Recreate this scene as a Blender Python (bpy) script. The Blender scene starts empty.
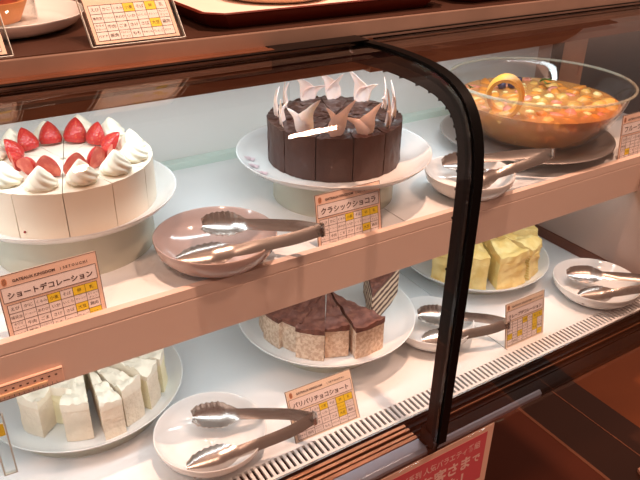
import bpy, bmesh, math, random
from mathutils import Vector, Matrix, noise
random.seed(7)
PI = math.pi
S = bpy.context.scene
COL = S.collection

# ------------------------------------------------------------------ materials
def lin(c):
    return tuple(((v / 12.92) if v <= .04045 else ((v + .055) / 1.055) ** 2.4) for v in c)

def rgb(r, g, b):
    return lin((r / 255, g / 255, b / 255)) + (1,)

def mat(name, c, rough=.5, metal=0, var=0, vscale=30, bump=0, bscale=60, spec=None, sss=0, c2=None, coat=0):
    m = bpy.data.materials.new(name); m.use_nodes = True
    nt = m.node_tree; b = nt.nodes['Principled BSDF']
    b.inputs['Base Color'].default_value = c
    b.inputs['Roughness'].default_value = rough
    b.inputs['Metallic'].default_value = metal
    if spec is not None: b.inputs['Specular IOR Level'].default_value = spec
    if coat: b.inputs['Coat Weight'].default_value = coat; b.inputs['Coat Roughness'].default_value = .08
    if sss:
        b.inputs['Subsurface Weight'].default_value = sss
        b.inputs['Subsurface Radius'].default_value = (.01, .008, .006)
        b.inputs['Subsurface Scale'].default_value = .5
    tc = nt.nodes.new('ShaderNodeTexCoord')
    if var or c2:
        n = nt.nodes.new('ShaderNodeTexNoise'); n.inputs['Scale'].default_value = vscale; n.inputs['Detail'].default_value = 4
        nt.links.new(tc.outputs['Object'], n.inputs['Vector'])
        r = nt.nodes.new('ShaderNodeValToRGB')
        if c2:
            r.color_ramp.elements[0].position = .42; r.color_ramp.elements[1].position = .58
            r.color_ramp.elements[0].color = c; r.color_ramp.elements[1].color = c2
        else:
            r.color_ramp.elements[0].position = .3; r.color_ramp.elements[1].position = .7
            r.color_ramp.elements[0].color = tuple(v * (1 - var) for v in c[:3]) + (1,)
            r.color_ramp.elements[1].color = tuple(min(1, v * (1 + var)) for v in c[:3]) + (1,)
        nt.links.new(n.outputs['Fac'], r.inputs['Fac']); nt.links.new(r.outputs['Color'], b.inputs['Base Color'])
    if bump:
        n2 = nt.nodes.new('ShaderNodeTexNoise'); n2.inputs['Scale'].default_value = bscale; n2.inputs['Detail'].default_value = 5
        nt.links.new(tc.outputs['Object'], n2.inputs['Vector'])
        bp = nt.nodes.new('ShaderNodeBump'); bp.inputs['Strength'].default_value = bump; bp.inputs['Distance'].default_value = .003
        nt.links.new(n2.outputs['Fac'], bp.inputs['Height']); nt.links.new(bp.outputs['Normal'], b.inputs['Normal'])
    return m

def glassmat(name, tint=(.985, .99, .985), ior=1.45, gl=1.0, rough=0.0):
    m = bpy.data.materials.new(name); m.use_nodes = True
    nt = m.node_tree; nt.nodes.clear()
    o = nt.nodes.new('ShaderNodeOutputMaterial'); t = nt.nodes.new('ShaderNodeBsdfTransparent'); g = nt.nodes.new('ShaderNodeBsdfGlossy')
    t.inputs['Color'].default_value = tint + (1,)
    g.inputs['Roughness'].default_value = rough
    f = nt.nodes.new('ShaderNodeFresnel')
    ge = nt.nodes.new('ShaderNodeNewGeometry'); ml = nt.nodes.new('ShaderNodeMath'); ml.operation = 'MULTIPLY_ADD'   # same reflectance on both faces of the pane
    ml.inputs[1].default_value = 1 / ior - ior; ml.inputs[2].default_value = ior
    nt.links.new(ge.outputs['Backfacing'], ml.inputs[0]); nt.links.new(ml.outputs[0], f.inputs['IOR'])
    mu = nt.nodes.new('ShaderNodeMath'); mu.operation = 'MULTIPLY'; mu.inputs[1].default_value = gl
    mx = nt.nodes.new('ShaderNodeMixShader')
    nt.links.new(f.outputs[0], mu.inputs[0]); nt.links.new(mu.outputs[0], mx.inputs[0])
    nt.links.new(t.outputs[0], mx.inputs[1]); nt.links.new(g.outputs[0], mx.inputs[2]); nt.links.new(mx.outputs[0], o.inputs[0])
    return m

def wavemat(name, c, c2, scale=60, rough=.7, dist=3, axis='Z', w=.5):
    m = bpy.data.materials.new(name); m.use_nodes = True
    nt = m.node_tree; b = nt.nodes['Principled BSDF']; b.inputs['Roughness'].default_value = rough
    tc = nt.nodes.new('ShaderNodeTexCoord'); wv = nt.nodes.new('ShaderNodeTexWave')
    wv.bands_direction = axis; wv.inputs['Scale'].default_value = scale; wv.inputs['Distortion'].default_value = dist; wv.inputs['Detail Scale'].default_value = 3
    r = nt.nodes.new('ShaderNodeValToRGB'); r.color_ramp.elements[0].color = c; r.color_ramp.elements[1].color = c2
    r.color_ramp.elements[0].position = w - .08; r.color_ramp.elements[1].position = w + .08
    nt.links.new(tc.outputs['Object'], wv.inputs['Vector']); nt.links.new(wv.outputs['Fac'], r.inputs['Fac']); nt.links.new(r.outputs['Color'], b.inputs['Base Color'])
    return m

M = dict(
    white=mat('white_laminate', rgb(238, 240, 240), .32, spec=.4),
    rim=mat('white_shelf_edge', rgb(232, 205, 190), .5),
    backw=mat('white_back_panel', rgb(222, 220, 216), .25, spec=.5),
    seam=mat('dark_seam', rgb(30, 25, 24), .8),
    greenrail=mat('pale_glass_rail', rgb(205, 222, 212), .3),
    steel=mat('brushed_steel', rgb(168, 140, 124), .42, .5, var=.12, vscale=12),
    steeltop=mat('steel_counter_top', rgb(96, 66, 54), .35, .5),
    chrome=mat('polished_steel', rgb(205, 200, 198), .16, 1),
    tong=mat('tong_steel', rgb(186, 178, 172), .25, .95, var=.06, vscale=40),
    black=mat('black_rubber', rgb(7, 6, 6), .45, spec=.12),
    blackgl=mat('black_gloss', rgb(7, 5, 5), .35, spec=.12),
    bronze=mat('bronze_anodised', rgb(150, 95, 66), .38, .75, var=.2, vscale=9),
    copper=mat('warm_reflection_track', rgb(190, 130, 98), .3, .9, var=.25, vscale=14),  # warm reflection on the steel tracks put into a copper colour
    bluerefl=mat('satin_steel_blue_reflection', rgb(150, 162, 182), .3, .6),  # bluish reflection on the steel lip put into its colour
    glass=glassmat('case_glass', (.985, .985, .982), 1.45),
    bowlgl=glassmat('bowl_glass', (.985, .985, .98), 1.45, 1.0),
    acryl=glassmat('clear_acrylic', (.95, .96, .95), 1.45),
    acryledge=mat('acrylic_edge', rgb(215, 220, 212), .15),
    plate=mat('white_porcelain', rgb(232, 232, 230), .12, spec=.5, coat=.3),
    riser=None,
    cream=mat('whipped_cream', rgb(240, 230, 208), .5, sss=.15),
    creamcake=mat('cream_coating', rgb(238, 224, 204), .45, var=.02, vscale=20, bump=.15, bscale=40),
    strawb=None,
    strawcut=mat('strawberry_flesh', rgb(196, 70, 58), .35, c2=rgb(222, 120, 100), vscale=70),
    speck=mat('red_jam', rgb(140, 20, 25), .3),
    choc=mat('chocolate_side', rgb(66, 33, 22), .45, var=.2, vscale=40, bump=.3, bscale=90),
    choctop=mat('chocolate_glaze', rgb(58, 32, 26), .3, var=.35, vscale=60, bump=1.0, bscale=70),
    shard=mat('white_chocolate', rgb(252, 204, 192), .35, var=.05, vscale=50, sss=.7),
    sponge=mat('pale_mousse', rgb(240, 222, 198), .8, var=.05, vscale=60, bump=.9, bscale=160),
    spcream=mat('soft_cream_top', rgb(250, 236, 214), .42, bump=1.0, bscale=38),
    yelcut=mat('yellow_sponge', rgb(248, 236, 196), .8, bump=.6, bscale=150),
    mocha=mat('mocha_cream', rgb(212, 184, 158), .75, c2=rgb(188, 152, 126), vscale=120, bump=.6, bscale=120),
    mochaspk=mat('mocha_specks', rgb(226, 200, 174), .8, c2=rgb(198, 166, 142), vscale=190, bump=.5, bscale=120),
    cocoa=mat('cocoa_topping', rgb(92, 50, 38), .65, c2=rgb(120, 72, 56), vscale=75, bump=.8, bscale=80),
    layers=wavemat('layered_sponge', rgb(92, 56, 42), rgb(222, 196, 168), 26, .75, .8, 'Z', .45),
    crepe=mat('yellow_crepe', rgb(252, 222, 152), .6, c2=rgb(238, 198, 118), vscale=35, bump=1.0, bscale=45),
    crepecut=wavemat('crepe_layers', rgb(228, 196, 110), rgb(250, 236, 176), 60, .7, 2.5, 'Z'),
    cardpeach=mat('peach_card', rgb(250, 216, 196), .6),
    cardbeige=mat('beige_card', rgb(252, 234, 214), .6),
    cardwhite=mat('card_white', rgb(252, 242, 240), .6),
    yellow=mat('card_yellow', rgb(250, 220, 60), .6),
    ink=mat('brown_ink', rgb(70, 40, 34), .7),
    logo=mat('logo_orange', rgb(228, 160, 120), .6),
    signred=mat('sign_red', rgb(220, 96, 106), .5),
    signpeach=mat('sign_peach', rgb(246, 204, 182), .5),
    signtext=mat('sign_lettering', rgb(252, 210, 202), .5),
    lacquer=mat('red_brown_lacquer', rgb(92, 30, 18), .4, spec=.3),
    paper=mat('white_paper', rgb(246, 226, 212), .7, var=.02),
    tart=mat('tart_crust', rgb(222, 150, 92), .6, var=.12, vscale=40),
    tartred=mat('tart_filling', rgb(150, 60, 36), .4, var=.2, vscale=70),
    tray=mat('silver_tray', rgb(178, 174, 172), .35, .6),
    orange=mat('orange_segment', rgb(232, 146, 60), .25, var=.15, vscale=60, sss=.1),
    peach=mat('yellow_peach', rgb(236, 184, 100), .25, var=.12, vscale=50, sss=.1),
    pinkf=mat('pink_grapefruit', rgb(226, 140, 116), .25, var=.15, vscale=60, sss=.1),
    apple=mat('pale_fruit', rgb(244, 226, 160), .4, var=.08, vscale=50),
    blue=mat('blueberry_skin', rgb(46, 40, 70), .4),
    leaf=mat('mint_leaf', rgb(60, 120, 40), .5),
    peel=mat('orange_peel', rgb(246, 168, 62), .45, var=.06, vscale=60, bump=.3, bscale=200),
    peelin=mat('orange_pith', rgb(250, 214, 140), .6),
    syrup=None,
    litfloor=mat('lit_brown_floor', rgb(136, 72, 34), .5, var=.12, vscale=5),  # floor beyond the case shadow, its lit tone put into the colour
    shadeband=mat('shaded_floor_band', rgb(62, 32, 18), .42, var=.1, vscale=5),  # shadow band of the case painted as a darker floor colour
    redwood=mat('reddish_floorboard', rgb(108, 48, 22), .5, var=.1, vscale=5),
    floorline=mat('floor_joint', rgb(150, 96, 70), .5),
    stone=mat('pale_floor_tile', rgb(225, 170, 145), .5),
    endgrey=mat('end_panel_grey', rgb(176, 150, 138), .3, var=.04, vscale=4),
    endbrown=mat('end_panel_wood', rgb(196, 128, 96), .45, var=.12, vscale=20),
    enddark=mat('end_panel_dark', rgb(64, 52, 50), .22, spec=.6),
    kick=mat('brown_kick_strip', rgb(104, 60, 44), .5),
    wallp=mat('room_wall', rgb(190, 140, 110), .8, var=.05, vscale=2),
    print=mat('flower_print', rgb(216, 190, 196), .3),
    bluelt=mat('thermo_tube', rgb(252, 214, 170), .4),
)

def riser_mat(name='frosted_riser', tr=.42):
    m = bpy.data.materials.new(name); m.use_nodes = True
    nt = m.node_tree; nt.nodes.clear()
    o = nt.nodes.new('ShaderNodeOutputMaterial'); d = nt.nodes.new('ShaderNodeBsdfPrincipled')
    d.inputs['Base Color'].default_value = rgb(240, 238, 222); d.inputs['Roughness'].default_value = .25
    t = nt.nodes.new('ShaderNodeBsdfTransparent'); t.inputs['Color'].default_value = (.93, .95, .88, 1)
    mx = nt.nodes.new('ShaderNodeMixShader'); mx.inputs[0].default_value = tr
    nt.links.new(d.outputs[0], mx.inputs[1]); nt.links.new(t.outputs[0], mx.inputs[2]); nt.links.new(mx.outputs[0], o.inputs[0])
    return m
M['riser'] = riser_mat()

def syrup_mat():
    m = bpy.data.materials.new('cloudy_orange_syrup'); m.use_nodes = True
    nt = m.node_tree; nt.nodes.clear()
    o = nt.nodes.new('ShaderNodeOutputMaterial'); d = nt.nodes.new('ShaderNodeBsdfPrincipled')
    d.inputs['Base Color'].default_value = rgb(246, 176, 100); d.inputs['Roughness'].default_value = .12
    t = nt.nodes.new('ShaderNodeBsdfTransparent'); t.inputs['Color'].default_value = (1, .9, .72, 1)
    mx = nt.nodes.new('ShaderNodeMixShader'); mx.inputs[0].default_value = .5
    nt.links.new(d.outputs[0], mx.inputs[1]); nt.links.new(t.outputs[0], mx.inputs[2]); nt.links.new(mx.outputs[0], o.inputs[0])
    return m
M['syrup'] = syrup_mat()

def straw_mat():
    m = mat('strawberry_skin', rgb(178, 40, 36), .3, spec=.4)
    nt = m.node_tree; b = nt.nodes['Principled BSDF']
    tc = nt.nodes.new('ShaderNodeTexCoord'); v = nt.nodes.new('ShaderNodeTexVoronoi'); v.inputs['Scale'].default_value = 330
    r = nt.nodes.new('ShaderNodeValToRGB'); r.color_ramp.elements[0].color = rgb(214, 120, 76); r.color_ramp.elements[1].color = rgb(176, 40, 38)
    r.color_ramp.elements[0].position = .12; r.color_ramp.elements[1].position = .3
    bp = nt.nodes.new('ShaderNodeBump'); bp.inputs['Strength'].default_value = .5; bp.inputs['Distance'].default_value = .001
    nt.links.new(tc.outputs['Object'], v.inputs['Vector']); nt.links.new(v.outputs['Distance'], r.inputs['Fac']); nt.links.new(r.outputs['Color'], b.inputs['Base Color'])
    nt.links.new(v.outputs['Distance'], bp.inputs['Height']); nt.links.new(bp.outputs['Normal'], b.inputs['Normal'])
    return m
M['strawb'] = straw_mat()

# ------------------------------------------------------------------ builders
class MB:
    def __init__(s): s.v = []; s.f = []; s.m = []; s.bev = 0
    def add(s, vs, fs, mi=0, mx=None):
        n = len(s.v)
        s.v += [tuple(mx @ Vector(p)) if mx else tuple(p) for p in vs]
        s.f += [tuple(i + n for i in f) for f in fs]; s.m += [mi] * len(fs)
        return s
    def box(s, x0, x1, y0, y1, z0, z1, mi=0, mx=None):
        vs = [(x0, y0, z0), (x1, y0, z0), (x1, y1, z0), (x0, y1, z0), (x0, y0, z1), (x1, y0, z1), (x1, y1, z1), (x0, y1, z1)]
        return s.add(vs, [(0, 3, 2, 1), (4, 5, 6, 7), (0, 1, 5, 4), (1, 2, 6, 5), (2, 3, 7, 6), (3, 0, 4, 7)], mi, mx)
    def lathe(s, prof, seg=64, mi=0, mx=None, closed=True):
        n = len(prof); vs = []; fs = []
        for k in range(seg):
            a = 2 * PI * k / seg
            for r, z in prof: vs.append((r * math.cos(a), r * math.sin(a), z))
        for k in range(seg):
            k2 = (k + 1) % seg
            for i in range(n - 1 if not closed else n):
                j = (i + 1) % n
                fs.append((k * n + i, k2 * n + i, k2 * n + j, k * n + j))
        return s.add(vs, fs, mi, mx)
    def prism(s, poly, h0, h1, axis='x', mi=0, mx=None):
        # poly of 2d points extruded along axis from h0 to h1
        def P(p, h): return (h, p[0], p[1]) if axis == 'x' else ((p[0], h, p[1]) if axis == 'y' else (p[0], p[1], h))
        n = len(poly); vs = [P(p, h0) for p in poly] + [P(p, h1) for p in poly]
        fs = [(i, (i + 1) % n, n + (i + 1) % n, n + i) for i in range(n)] + [tuple(range(n))[::-1], tuple(range(n, 2 * n))]
        return s.add(vs, fs, mi, mx)
    def grid(s, pts, thick=None, mi=0, mi2=None, mx=None):
        # pts[i][j] Vector grid -> solid shell of given thickness
        ni, nj = len(pts), len(pts[0])
        N = [[None] * nj for _ in range(ni)]
        for i in range(ni):
            for j in range(nj):
                a = pts[min(i + 1, ni - 1)][j] - pts[max(i - 1, 0)][j]; b = pts[i][min(j + 1, nj - 1)] - pts[i][max(j - 1, 0)]
                n = a.cross(b); n = n.normalized() if n.length > 1e-12 else Vector((0, 0, 1)); N[i][j] = n
        t = thick / 2
        top = [pts[i][j] + N[i][j] * t for i in range(ni) for j in range(nj)]; bot = [pts[i][j] - N[i][j] * t for i in range(ni) for j in range(nj)]
        o = ni * nj; q = lambda i, j: i * nj + j
        f1 = []; f2 = []; f3 = []
        for i in range(ni - 1):
            for j in range(nj - 1):
                f1.append((q(i, j), q(i + 1, j), q(i + 1, j + 1), q(i, j + 1)))
                f2.append((o + q(i, j), o + q(i, j + 1), o + q(i + 1, j + 1), o + q(i + 1, j)))
        for i in range(ni - 1):
            f3.append((q(i, 0), o + q(i, 0), o + q(i + 1, 0), q(i + 1, 0))); f3.append((q(i + 1, nj - 1), o + q(i + 1, nj - 1), o + q(i, nj - 1), q(i, nj - 1)))
        for j in range(nj - 1):
            f3.append((q(0, j + 1), o + q(0, j + 1), o + q(0, j), q(0, j))); f3.append((q(ni - 1, j), o + q(ni - 1, j), o + q(ni - 1, j + 1), q(ni - 1, j + 1)))
        n0 = len(s.v)
        s.add(top + bot, f1 + f2 + f3, mi, mx)
        if mi2 is not None:
            for k in range(len(s.m) - len(f2) - len(f3), len(s.m) - len(f3)): s.m[k] = mi2
        return s
    def tube(s, pts, r, seg=10, mi=0, mx=None, closed=False):
        n = len(pts); vs = []; fs = []
        for i, p in enumerate(pts):
            a = pts[(i - 1) % n] if (closed or i > 0) else p; b = pts[(i + 1) % n] if (closed or i < n - 1) else p
            d = (Vector(b) - Vector(a)).normalized(); up = Vector((0, 0, 1)) if abs(d.z) < .9 else Vector((0, 1, 0))
            u = d.cross(up).normalized(); w = d.cross(u)
            rr = r[i] if isinstance(r, (list, tuple)) else r
            for k in range(seg): vs.append(tuple(Vector(p) + (u * math.cos(2 * PI * k / seg) + w * math.sin(2 * PI * k / seg)) * rr))
        for i in range(n if closed else n - 1):
            i2 = (i + 1) % n
            for k in range(seg): fs.append((i * seg + k, i * seg + (k + 1) % seg, i2 * seg + (k + 1) % seg, i2 * seg + k))
        if not closed: fs += [tuple(range(seg))[::-1], tuple(range((n - 1) * seg, n * seg))]
        return s.add(vs, fs, mi, mx)
    def build(s, name, mats, parent=None, smooth=False, bevel=0, angle=None):
        me = bpy.data.meshes.new(name); me.from_pydata(s.v, [], s.f)
        if not isinstance(mats, (list, tuple)): mats = [mats]
        for m in mats: me.materials.append(M[m] if isinstance(m, str) else m)
        me.polygons.foreach_set('material_index', s.m)
        bm = bmesh.new(); bm.from_mesh(me)
        bmesh.ops.recalc_face_normals(bm, faces=bm.faces)
        if bevel:
            bmesh.ops.bevel(bm, geom=[e for e in bm.edges if len(e.link_faces) == 2 and e.calc_face_angle() > .6], offset=bevel, segments=2, profile=.6, affect='EDGES')
        bm.to_mesh(me); bm.free()
        if smooth:
            me.polygons.foreach_set('use_smooth', [True] * len(me.polygons))
            if angle: me.set_sharp_from_angle(angle=angle)
        o = bpy.data.objects.new(name, me); COL.objects.link(o)
        if parent: o.parent = parent
        return o

def tag(o, label=None, cat=None, group=None, kind=None):
    if label: o['label'] = label
    if cat: o['category'] = cat
    if group: o['group'] = group
    if kind: o['kind'] = kind
    return o

def empty(name, loc=(0, 0, 0), rz=0, label=None, cat=None, group=None, rot=None):
    o = bpy.data.objects.new(name, None); COL.objects.link(o); o.empty_display_size = .02
    o.location = loc; o.rotation_euler = rot if rot else (0, 0, rz)
    return tag(o, label, cat, group)

def copy_tree(o, parent=None):
    c = o.copy(); COL.objects.link(c); c.parent = parent
    for ch in list(o.children): copy_tree(ch, c)
    return c

def struct(o): o['kind'] = 'structure'; return o

R_ = math.radians
XL, XR, XU = -.45, 1.12, 1.31          # the case runs along X
PX = .515                    # dividing post

# ------------------------------------------------------------------ the setting
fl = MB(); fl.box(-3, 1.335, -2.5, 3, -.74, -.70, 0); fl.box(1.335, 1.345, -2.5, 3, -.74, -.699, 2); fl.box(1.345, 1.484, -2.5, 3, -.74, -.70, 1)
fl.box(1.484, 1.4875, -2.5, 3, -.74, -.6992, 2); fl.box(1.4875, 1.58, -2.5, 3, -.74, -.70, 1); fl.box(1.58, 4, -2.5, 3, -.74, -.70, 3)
struct(fl.build('floor', ['redwood', 'shadeband', 'floorline', 'litfloor']))
w = MB(); w.box(-3, 4, 3, 3.1, -.7, 2.9); struct(w.build('wall_back', 'wallp'))
w = MB(); w.prism([(1.455, .45), (1.50, .675), (1.487, .655), (1.43, .648), (1.41, .60), (1.38, .45)], -.70, -.69, 'z'); tag(struct(w.build('trim_1', 'stone')))

# ------------------------------------------------------------------ display case
case = empty('display_case', (0, .5, -.05), 0, 'long refrigerated cake display case with curved front glass, white shelf and steel top', 'display case')
def part(mb, name, mats, label=None, parent=None, **k):
    o = mb.build(name, mats, None, **k)
    o.parent = parent or case
    base = parent.matrix_world if parent else Matrix.Translation((0, .5, -.05))
    o.matrix_parent_inverse = Matrix.Translation((0, -.5, .05)) if (parent is None) else Matrix()
    if label: o['label'] = label
    return o

# base with two white deck panels
b = MB(); b.box(XL, XU + .02, .55, 1.10, -.05, -.012); b.box(XL, XU + .02, .5235, .6, -.03, -.012)
part(b, 'base', 'blackgl')
for nm, x0, x1 in (('deck_panel', XL, .7591), ('deck_panel', .7609, XR)):
    b = MB(); b.box(x0, x1, .6016, 1.05, -.012, 0); part(b, nm, 'white', bevel=.0004)
# vent grille
v = MB(); v.box(XL, XU, .594, .6014, -.004, .0012); v.box(XL, XU, .5625, .5672, -.004, .0012)
x = XL
while x < XU - .007:
    v.box(x, x + .0044, .5672, .594, -.003, .0010); x += .0088
part(v, 'vent_grille', 'white', 'white slotted air vent along the front')
b = MB(); b.box(XL, XU, .5625, .6014, -.012, -.0115); part(b, 'vent_trough', 'blackgl')
# front rails
b = MB(); b.box(XL, XR, .5590, .5622, -.011, .002); part(b, 'edge_trim', 'chrome')
b = MB(); b.box(XL, XR, .521, .5588, -.011, -.006)
for y in (.5585, .5475, .538, .529): b.box(XL, XR, y - .002, y, -.006, -.001)
part(b, 'rail_channel', 'blackgl')
b = MB()
for y0, y1, z in ((.5505, .556, -.0005), (.5415, .5465, .0008), (.5325, .5375, .0), (.5240, .5300, .0008)): b.box(XL, PX - .011, y0, y1, -.0058, z)
part(b, 'warm_reflection_track', 'copper', 'ribs of the left sliding track, warm reflection painted as copper colour', bevel=.0006)
b = MB(); b.box(PX + .011, XR, .5362, .5376, -.0058, .0012)
part(b, 'thin_track', 'bronze')
b = MB(); b.prism([(.5235, .0), (.5235, -.028), (.5010, -.010), (.5006, -.004), (.506, -.0002)], XL, PX - .012, 'x')
part(b, 'front_lip', 'bluerefl', 'satin steel lip under the left glass, bluish reflection in its colour', bevel=.0008)
b = MB(); b.prism([(.5235, .0), (.5235, -.028), (.5075, -.0152), (.5075, -.0002)], PX - .012, XR, 'x'); part(b, 'front_lip', 'blackgl')
b = MB(); b.prism([(.5075, -.0004), (.5075, -.015), (.5010, -.010), (.5006, -.004), (.504, -.0004)], PX - .012, .73, 'x'); part(b, 'front_lip', 'bluerefl', 'narrow lip right of the frame, bluish reflection in its colour', bevel=.0006)
b = MB(); b.prism([(.5075, -.0004), (.5075, -.015), (.5010, -.010), (.5006, -.004), (.504, -.0004)], .73, XR, 'x'); part(b, 'front_lip', 'blackgl')
b = MB(); b.prism([(.5235, -.028), (.56, -.05), (.5600, -.03)], XL, XR, 'x'); part(b, 'lip_underside', 'blackgl')

# middle shelf : front rim and two deck plates
b = MB(); b.prism([(.664, .240), (.664, .184), (.674, .184), (.674, .2440), (.6745, .2560), (.6645, .2560), (.664, .2425), (.6652, .2412)], XL, XU, 'x')
shr = part(b, 'shelf_rim', 'rim', 'thick white front edge of the middle shelf')
for x0, x1 in ((XL, .5828), (.5842, XU)):
    b = MB(); b.box(x0, x1, .6746, 1.03, .236, .25); part(b, 'shelf_panel', 'white')
b = MB(); b.box(.5828, .5842, .6746, 1.03, .236, .2493); part(b, 'shelf_seam', 'seam')
b = MB(); b.box(XL, XU, 1.03, 1.0498, .236, .262); part(b, 'rear_rail', 'greenrail', bevel=.001)
b = MB(); b.box(XL, XR, .676, .70, .20, .2355); part(b, 'lamp_housing', 'rim')
# back doors
for x0, x1 in ((XL, .60), (.60, 1.245)):
    b = MB(); b.box(x0 + .0003, x1 - .0003, 1.05, 1.065, 0, .4799); part(b, 'back_door', 'backw')
b = MB(); b.box(XL, XU, 1.03, 1.05, .47, .507); part(b, 'back_header', 'bronze')
# left end (out of view)
b = MB(); b.box(XL - .02, XL, .56, 1.07, -.012, .507); part(b, 'end_panel', 'white')
# right end pieces
b = MB(); b.box(XR, XR + .02, .6020, 1.0295, .0225, .2355); part(b, 'end_panel', 'endgrey', 'grey end wall of the lower compartment')
b = MB(); b.box(XR - .003, XR + .02, .6020, 1.05, .0005, .022); part(b, 'kick_strip', 'kick', 'brown strip at the foot of the end wall')
b = MB(); b.box(1.2455, 1.289, 1.05, 1.066, 0, .507); part(b, 'door_jamb', 'endgrey', 'grey jamb at the end of the back doors')
b = MB(); b.box(1.2895, XU, 1.035, 1.066, .2625, .507); part(b, 'corner_post', 'blackgl', 'black corner post behind the fruit bowl')
b = MB(); b.box(XU, XU + .02, .975, 1.066, .2502, .507); b.box(XU - .004, XU, .985, 1.03, .30, .322); part(b, 'end_panel', 'endbrown', 'brown wood part of the upper end wall')
b = MB(); b.box(XU, XU + .02, .60, .9748, .2502, .507); part(b, 'end_panel', 'enddark', 'dark glossy part of the upper end wall')
# steel top
b = MB(); b.box(XL, 1.9, .73, 1.2, .5075, .5305); part(b, 'steel_top', 'steel', 'brushed steel counter edge', bevel=.0012)
b = MB(); b.box(XL, 1.9, .7345, 1.19, .5306, .5318); part(b, 'counter_surface', 'steeltop')
# valances under the top
b = MB()
b.box(XL, PX + .03, .7325, .80, .5015, .5074, 1); b.box(XL, PX + .03, .737, .80, .4945, .5015, 0); b.box(XL, PX - .12, .7325, .80, .4840, .4945, 1); b.box(PX - .12, PX + .03, .735, .80, .4840, .4945, 0); b.box(XL, PX + .03, .734, .80, .4885, .4890, 0)
b.box(XL, PX + .03, .739, .80, .4775, .4840, 0); b.box(XL, PX + .03, .742, .80, .464, .4775, 2)
part(b, 'valance', ['blackgl', 'bronze', M['bronze']], 'black and bronze ribbed valance under the steel top')
b = MB(); b.box(PX + .03, XU, .7345, .80, .461, .5020, 0); b.box(PX + .03, XU, .738, .80, .502, .5074, 1)
part(b, 'valance', ['bronze', 'blackgl'], 'plain bronze valance')
b = MB(); b.box(XL + .02, XR - .02, .805, .825, .492, .5070); part(b, 'lamp_tube', 'white')
# glass profile
prof = [(.4905, -.003), (.4895, .10), (.4885, .22), (.4880, .33), (.4885, .385), (.4905, .415), (.4955, .443), (.505, .467), (.520, .486), (.542, .499), (.570, .5065), (.605, .510), (.65, .511), (.69, .5095), (.7290, .5065)]
def smoothprof(p, k=4):
    out = []
    for i in range(len(p) - 1):
        p0 = p[max(i - 1, 0)]; p1 = p[i]; p2 = p[i + 1]; p3 = p[min(i + 2, len(p) - 1)]
        for t in range(k):
            t /= k
            out.append(tuple(.5 * (2 * p1[a] + (p2[a] - p0[a]) * t + (2 * p0[a] - 5 * p1[a] + 4 * p2[a] - p3[a]) * t * t + (3 * p1[a] - p0[a] - 3 * p2[a] + p3[a]) * t ** 3) for a in (0, 1)))
    out.append(p[-1]); return out
gp = smoothprof(prof)
def offset(p, d):
    out = []
    for i in range(len(p)):
        a = p[max(i - 1, 0)]; c = p[min(i + 1, len(p) - 1)]; t = Vector((c[0] - a[0], c[1] - a[1])).normalized()
        out.append((p[i][0] + t.y * d, p[i][1] - t.x * d))
    return out
for x0, x1, lb in ((XL, PX - .0086, 'left curved glass pane'), (PX + .0086, XU + .02, 'right curved glass pane')):
    b = MB(); inner = offset(gp, .005)
    b.prism(gp + inner[::-1], x0, x1, 'x'); part(b, 'glass_pane', 'glass', lb, smooth=True, angle=R_(30))
b = MB(); gq = gp[1:]; o1 = offset(gq, -.003); o2 = offset(gq, .025)
b.prism(o1 + o2[::-1], PX - .0065, PX + .0065, 'x')
o3 = offset(gq, .001); o4 = offset(gq, .012); b.prism(o3 + o4[::-1], PX - .0085, PX + .0085, 'x')
for i in range(6, len(gq) - 6, 3):
    p, q = o2[i], offset(gq, .0265)[i]
    b.box(PX - .0065, PX + .0065, min(p[0], q[0]) - .0003, max(p[0], q[0]) + .0003, min(p[1], q[1]) - .0012, max(p[1], q[1]) + .0012)
part(b, 'glass_frame', 'black', 'black curved frame between the two front panes', smooth=True, angle=R_(35))
b = MB(); b.box(PX - .009, PX + .003, .4965, .5225, -.0005, .0235); b.box(PX - .012, PX + .003, .4985, .5060, -.0105, -.0004)
part(b, 'frame_foot', 'black')
b = MB(); b.tube([(.508, .735, .497), (.508, .722, .497)], .004, 12); part(b, 'screw', 'chrome', smooth=True)
# copper coloured and black strips over the glass at the counter edge
b = MB(); b.box(XL, PX - .13, .7215, .7296, .5118, .5135); b.box(XL, PX - .13, .7070, .7160, .5130, .5147); part(b, 'copper_strip', 'copper', 'copper coloured strips above the left glass', bevel=.0004)
b = MB(); b.box(XL, PX - .0, .7160, .7215, .5118, .5128); b.box(XL, PX - .0, .7000, .7070, .5124, .5140); b.box(PX - .13, PX - .0, .7070, .7296, .5122, .5140); b.box(PX, XU, .7255, .7296, .5118, .5130); part(b, 'black_strip', 'blackgl')
# legs
for lx, ly in ((-.38, .62), (-.38, 1.02), (.42, .62), (.42, 1.02)):
    b = MB(); b.box(lx - .025, lx + .025, ly - .025, ly + .025, -.70, -.0501); part(b, 'leg', 'blackgl')

# ------------------------------------------------------------------ text
def text_mesh(items):
    """items: (string, x, y, size, align, bold, font width factor) -> (verts, faces) in the XY plane"""
    V = []; F = []
    for st, x, y, sz, al, bold, wf in items:
        cu = bpy.data.curves.new('lettering', 'FONT'); cu.body = st; cu.size = sz; cu.align_x = al; cu.offset = bold; cu.resolution_u = 2
        cu.extrude = 0
        ob = bpy.data.objects.new('lettering', cu); COL.objects.link(ob)
        dg = bpy.context.evaluated_depsgraph_get(); me = bpy.data.meshes.new_from_object(ob.evaluated_get(dg))
        n = len(V); V += [(v.co.x * wf + x, v.co.y + y, 0) for v in me.vertices]; F += [tuple(i + n for i in p.vertices) for p in me.polygons]
        bpy.data.objects.remove(ob); bpy.data.curves.remove(cu); bpy.data.meshes.remove(me)
    return V, F

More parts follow.
